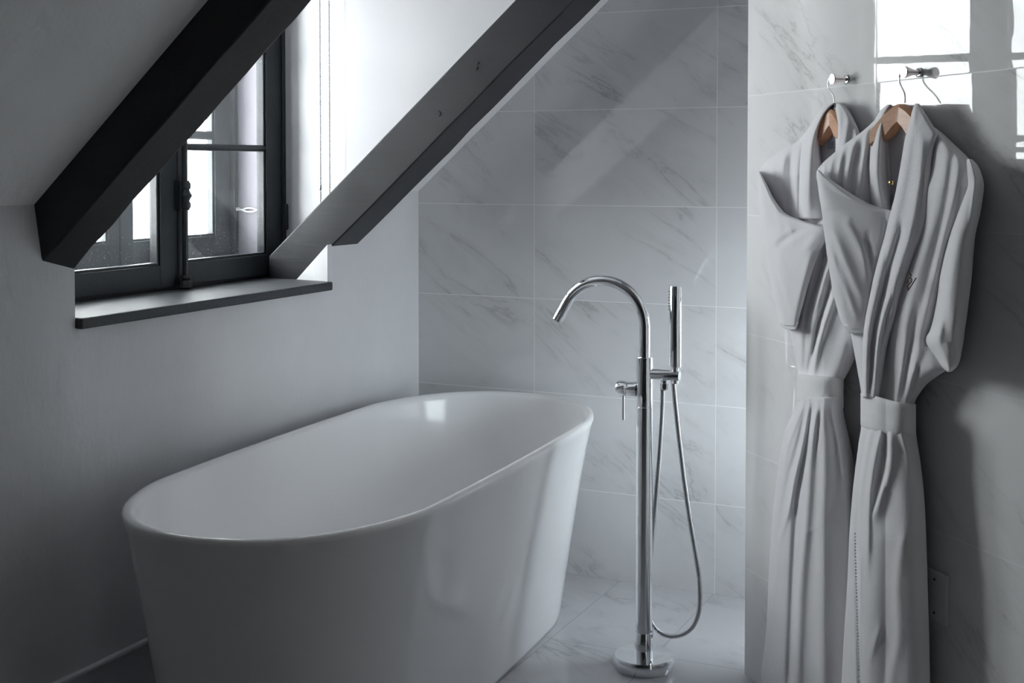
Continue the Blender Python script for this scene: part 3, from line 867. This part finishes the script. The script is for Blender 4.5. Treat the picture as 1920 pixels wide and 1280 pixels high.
sheet('skirt', rb2, org, rows, fr2(rows, lambda v: .088 + .012 * min(1, max(0, (v - 800) / 300))), bk2(rows, .0), M_robe, fo, bulge=.05, p=2.6, nu=90, nv=150)
# stitched front edge of the skirt
bm = bmesh.new()
for k in range(46):
    v = 1000 + k * 6.2
    u = interp([(940, 1604), (1010, 1603), (1120, 1606), (1280, 1611), (1395, 1613)], v)[0]
    q = Vector(rp(u, v, off2(u) + .086 + .002 * (k % 2))) - Vector((org[0], 0, org[2]))
    bmesh.ops.create_uvsphere(bm, u_segments=6, v_segments=4, radius=.0022, matrix=Matrix.Translation(q))
o = obj('stitching', bm, M_belt, rb2, smooth=True); o['kind'] = 'stuff'
# embroidered emblem: open letter shape with an accent
def stroke(bm, pts, d, r=.0011):
    P = [Vector(rp(u, v, d)) - Vector((org[0], 0, org[2])) for u, v in pts]
    tube(bm, P, r, 6)
bm = bmesh.new()
dm = off2(1700) + .086
stroke(bm, [(1704.5, 511), (1707, 514), (1709, 517)], dm)
stroke(bm, [(1702, 531), (1701.5, 526), (1702, 522), (1704, 520.5), (1708, 521), (1710, 524), (1708.5, 529), (1704.5, 533), (1698, 534)], dm)
stroke(bm, [(1702, 531), (1702, 538), (1703, 544)], dm)
stroke(bm, [(1717.5, 521), (1712, 530), (1703, 544)], dm)
o = obj('embroidered_emblem', bm, M_thread, rb2, smooth=True); o['label'] = 'small brown embroidered emblem'
# hanger of the near robe
tip = rp(1697, 135, .038)
hanger('coat_hanger', 'beech hanger inside the nearer robe with the emblem', tip, .046,
       [(1709, 138, .020), (1704, 131, .022), (1696, 129, .024), (1690, 135, .026), (1686.5, 145, .028), (1687, 154, .029), (1690.5, 163, .031), (1695, 172, .034), (1697, 180, .037), (1697, 192, .042)], (1690, 195), .068, .048, .012)
bm = lathe(bmesh.new(), [(.004, -.006), (.005, 0), (.004, .006)], 12, Vector(rp(1671, 342, .066)) - Vector((org[0], 0, org[2])), 'x')
o = obj('button', bm, M_brass, rb2, smooth=True); o['label'] = 'small brass button'

# ---- robe by the corner
org = rp(1540, 700, .0); org = (org[0], 0, .14)
rb1 = empty('bathrobe', WR(org[0], 0, org[2]), ROT_R)
tag(rb1, 'light grey belted bathrobe half hidden behind the other, nearer the wall corner', 'bathrobe', 'pair of bathrobes on pegs')
def cst(x): return lambda t, v: x
def sq(v, v0, v1): return min(1, max(0, (v - v0) / (v1 - v0)))
# its right half lies flat against the wall under the other robe
def fr1(rows, add):
    def f(t, v):
        a, b = interp(rows, v)
        u = a + (b - a) * t
        x = add(v) if callable(add) else add
        return .010 + x * (1 - .30 * sq(u, 1545, 1620))
    return f
rows = [(196, 1548, 1585), (215, 1536, 1597), (250, 1530, 1612), (320, 1526, 1625), (420, 1522, 1625)]
sheet('lining', rb1, org, rows, cst(.0235), cst(.006), M_line, bulge=.004, nu=20, nv=30, label='darker inside back of the robe')
bm = bmesh.new()
q0 = [Vector(rp(u, v, .0265)) - Vector((org[0], 0, org[2])) for u, v in ((1552, 256), (1572, 250), (1572, 274), (1552, 280))]
q1 = [q + Vector((0, .002, 0)) for q in q0]
f0 = [bm.verts.new(q) for q in q0]; f1 = [bm.verts.new(q) for q in q1]
bm.faces.new(f0); bm.faces.new(f1[::-1])
for i in range(4): bm.faces.new((f0[i], f1[i], f1[(i + 1) % 4], f0[(i + 1) % 4]))
lb = obj('neck_label', bm, M_tag, rb1); lb['label'] = 'small woven neck label'
bm = bmesh.new()
for P_ in ([(1560, 267), (1560, 275)], [(1560, 267), (1564, 266)], [(1560, 271), (1563, 270)], [(1566, 265), (1566, 272)]):
    stroke(bm, P_, .0272, .0006)
obj('print', bm, M_tagink, lb)
rows = [(200, 1546, 1552), (220, 1530, 1546), (245, 1512, 1540), (265, 1494, 1537), (280, 1470, 1537), (295, 1446, 1538), (308, 1431, 1540), (320, 1423, 1541), (335, 1421, 1542), (380, 1426, 1546), (440, 1436, 1556), (480, 1444, 1560)]
fo = [([(270, 1500), (350, 1492), (430, 1496)], .009, 9, 8), ([(285, 1470), (340, 1466), (410, 1470)], .007, 7, 6), ([(300, 1448), (345, 1450), (390, 1456)], .005, 5, 5), ([(306, 1436), (345, 1440)], .004, 3, 3), ([(280, 1484), (420, 1482)], -.007, 5, 6), ([(330, 1524), (430, 1516)], .008, 8, 8), ([(340, 1538), (430, 1532)], -.006, 6, 6), ([(300, 1512), (430, 1507)], -.006, 6, 6)]
sheet('left_front', rb1, org, rows, fr1(rows, lambda v: .024 + .026 * sq(v, 210, 330)), cst(.004), M_robe, fo, bulge=.016, nu=80, nv=80)
# torso
rows = [(330, 1560, 1640), (400, 1535, 1650), (480, 1490, 1650), (560, 1478, 1648), (612, 1480, 1636), (640, 1485, 1620), (665, 1490, 1606), (685, 1494, 1597), (702, 1497, 1588), (712, 1497, 1582)]
fo = [([(430, 1546), (500, 1525), (580, 1505), (690, 1498)], .012, 7, 8), ([(440, 1556), (520, 1536), (600, 1516), (700, 1505)], -.014, 6, 6), ([(480, 1560), (560, 1534), (640, 1512), (705, 1502)], .012, 8, 7), ([(540, 1555), (620, 1532), (700, 1516)], -.016, 5, 4), ([(560, 1562), (640, 1536), (705, 1524)], .012, 4, 7), ([(560, 1545), (620, 1526), (700, 1519)], .006, 3, 3),
      ([(600, 1580), (700, 1550)], -.004, 14, 14), ([(660, 1590), (700, 1580)], -.006, 5, 5)]
sheet('right_front', rb1, org, rows, fr1(rows, lambda v: .060), cst(.002), M_robe, fo, bulge=.026, p=2.8, nu=90, nv=100)
rows = [(194, 1568, 1578), (205, 1566.5, 1588), (220, 1566, 1598), (240, 1566, 1608), (252, 1566.5, 1612), (300, 1566, 1618), (360, 1560, 1618), (430, 1550, 1600), (480, 1540, 1585)]
fo = [([(215, 1573), (300, 1572)], .006, 5, 8), ([(230, 1588), (290, 1580)], .006, 6, 7), ([(240, 1600), (290, 1594)], -.005, 6, 6)]
sheet('lapel', rb1, org, rows, fr1(rows, lambda v: .040 + .016 * sq(v, 210, 330)), cst(.012), M_terry, fo, bulge=.012, p=4, nu=50, nv=70, label='towelling shawl lapel')
rows = [(192, 1561, 1567), (200, 1546, 1560), (215, 1532, 1548), (240, 1516, 1538), (265, 1500, 1535), (310, 1492, 1536), (360, 1488, 1540), (410, 1486, 1544)]
fo = [([(205, 1548), (260, 1524), (340, 1515), (405, 1514)], .012, 11, 10), ([(300, 1500), (400, 1494)], -.004, 6, 6)]
sheet('collar_roll', rb1, org, rows, fr1(rows, lambda v: .030 + .030 * sq(v, 200, 320)), cst(.008), M_robe, fo, bulge=.014, p=2.4, nu=36, nv=60)
rows = [(321, 1420.5, 1425), (335, 1420.5, 1432), (350, 1421.5, 1440), (370, 1423, 1450), (390, 1424.5, 1464), (402, 1425.5, 1476), (410, 1426, 1494), (416, 1427, 1512), (422, 1427.5, 1532), (428, 1428, 1548), (445, 1430, 1550), (470, 1433, 1538), (500, 1438, 1526), (540, 1446, 1514), (570, 1453, 1506), (595, 1459, 1499), (606, 1462, 1497), (611, 1467, 1495)]
fo = [([(324, 1424), (350, 1436), (380, 1452), (402, 1470), (414, 1500), (426, 1540)], .007, 9, 5), ([(400, 1456), (420, 1464)], .007, 6, 5), ([(412, 1476), (424, 1480), (440, 1486)], .006, 6, 6), ([(430, 1500), (450, 1470), (470, 1450)], -.006, 10, 12), ([(440, 1530), (470, 1510)], .006, 10, 10), ([(480, 1446), (560, 1480)], .004, 7, 8), ([(500, 1450), (580, 1476)], -.004, 5, 5), ([(440, 1448), (520, 1478)], .004, 8, 8), ([(480, 1520), (560, 1500)], .005, 8, 7)]
sheet('crossed_sleeve', rb1, org, rows, fr1(rows, .092), cst(.050), M_robe, fo, bulge=.014, p=4, nu=90, nv=110)
rows = [(604, 1461, 1497), (607, 1462, 1496.5), (615, 1470, 1494), (618, 1478, 1493)]
sheet('cuff', rb1, org, rows, fr1(rows, .090), cst(.05), M_belt, bulge=.004, nu=20, nv=10)
rows = [(1494.5, 699, 751), (1502, 700.5, 755.5), (1515, 702.5, 760), (1532, 704.5, 764.5), (1550, 706, 767.5), (1568, 706.5, 768), (1582, 706, 765)]
fo = [([(735, 1545), (752, 1532)], .004, 9, 4)]
sheet('belt', rb1, org, rows, lambda t, v: .010 + .092 * (1 - .2 * t), lambda t, v: .004, M_belt, fo, bulge=.045, p=2.3, nu=24, nv=50, cols=True)
rows = [(744, 1496, 1580), (760, 1494, 1580), (775, 1487, 1582), (795, 1477, 1586), (820, 1469, 1592), (860, 1461, 1600), (900, 1456, 1606), (960, 1449, 1612), (1040, 1443.5, 1620), (1100, 1440.5, 1624), (1160, 1438, 1628), (1210, 1434, 1630), (1262, 1427, 1632), (1305, 1432, 1634)]
fo = [([(760, 1504), (800, 1490), (840, 1476), (880, 1470)], .010, 5, 4), ([(765, 1512), (820, 1500), (900, 1478), (990, 1462)], -.012, 6, 6), ([(762, 1516), (830, 1506), (900, 1490), (960, 1478), (1010, 1462)], .012, 4, 5), ([(765, 1522), (840, 1512), (950, 1494), (1305, 1478)], -.016, 7, 6),
      ([(765, 1532), (800, 1524), (860, 1518), (960, 1512), (1100, 1500), (1305, 1492)], .016, 6, 12), ([(770, 1538), (850, 1530)], -.008, 5, 4), ([(765, 1560), (830, 1572), (900, 1580)], .008, 6, 6), ([(765, 1545), (880, 1546), (1000, 1540), (1305, 1540)], .010, 12, 16), ([(1010, 1452), (1060, 1456), (1110, 1450)], .008, 5, 5), ([(985, 1535), (1000, 1510)], .004, 10, 10)]
sheet('skirt', rb1, org, rows, fr1(rows, lambda v: .086), cst(.002), M_robe, fo, bulge=.045, p=2.8, nu=90, nv=140)
tip = rp(1561, 149, .038)
hanger('coat_hanger', 'beech hanger inside the robe by the wall corner', tip, .034,
       [(1572, 152, .020), (1567, 145, .022), (1560, 143.5, .024), (1554.5, 148, .026), (1552.5, 156, .027), (1553.5, 164, .027), (1558, 172, .028), (1563, 181, .029), (1565, 192, .030), (1565, 205, .032)], (1562, 205), .056, .042, .0)

# sky portals: sampling guides for the openings, they give off nothing themselves
pl = bpy.data.lights.new('window_portal', 'AREA')
pl.shape = 'RECTANGLE'; pl.size = 1.08; pl.size_y = 1.12
pl.cycles.is_portal = True
po = bpy.data.objects.new('window_portal', pl)
COL.objects.link(po)
po.location = W(-2.66, 2.866, 1.515)
po.rotation_euler = Vector((0, 0, -1)).rotation_difference(E1).to_euler()
pl = bpy.data.lights.new('recess_portal', 'AREA')
pl.shape = 'RECTANGLE'; pl.size = .76; pl.size_y = .76
pl.cycles.is_portal = True
po = bpy.data.objects.new('recess_portal', pl)
COL.objects.link(po)
po.location = W(-.41, (NB0 + NB1) / 2, (NZ0 + NZ1) / 2)
po.rotation_euler = Vector((0, 0, -1)).rotation_difference(-E1).to_euler()
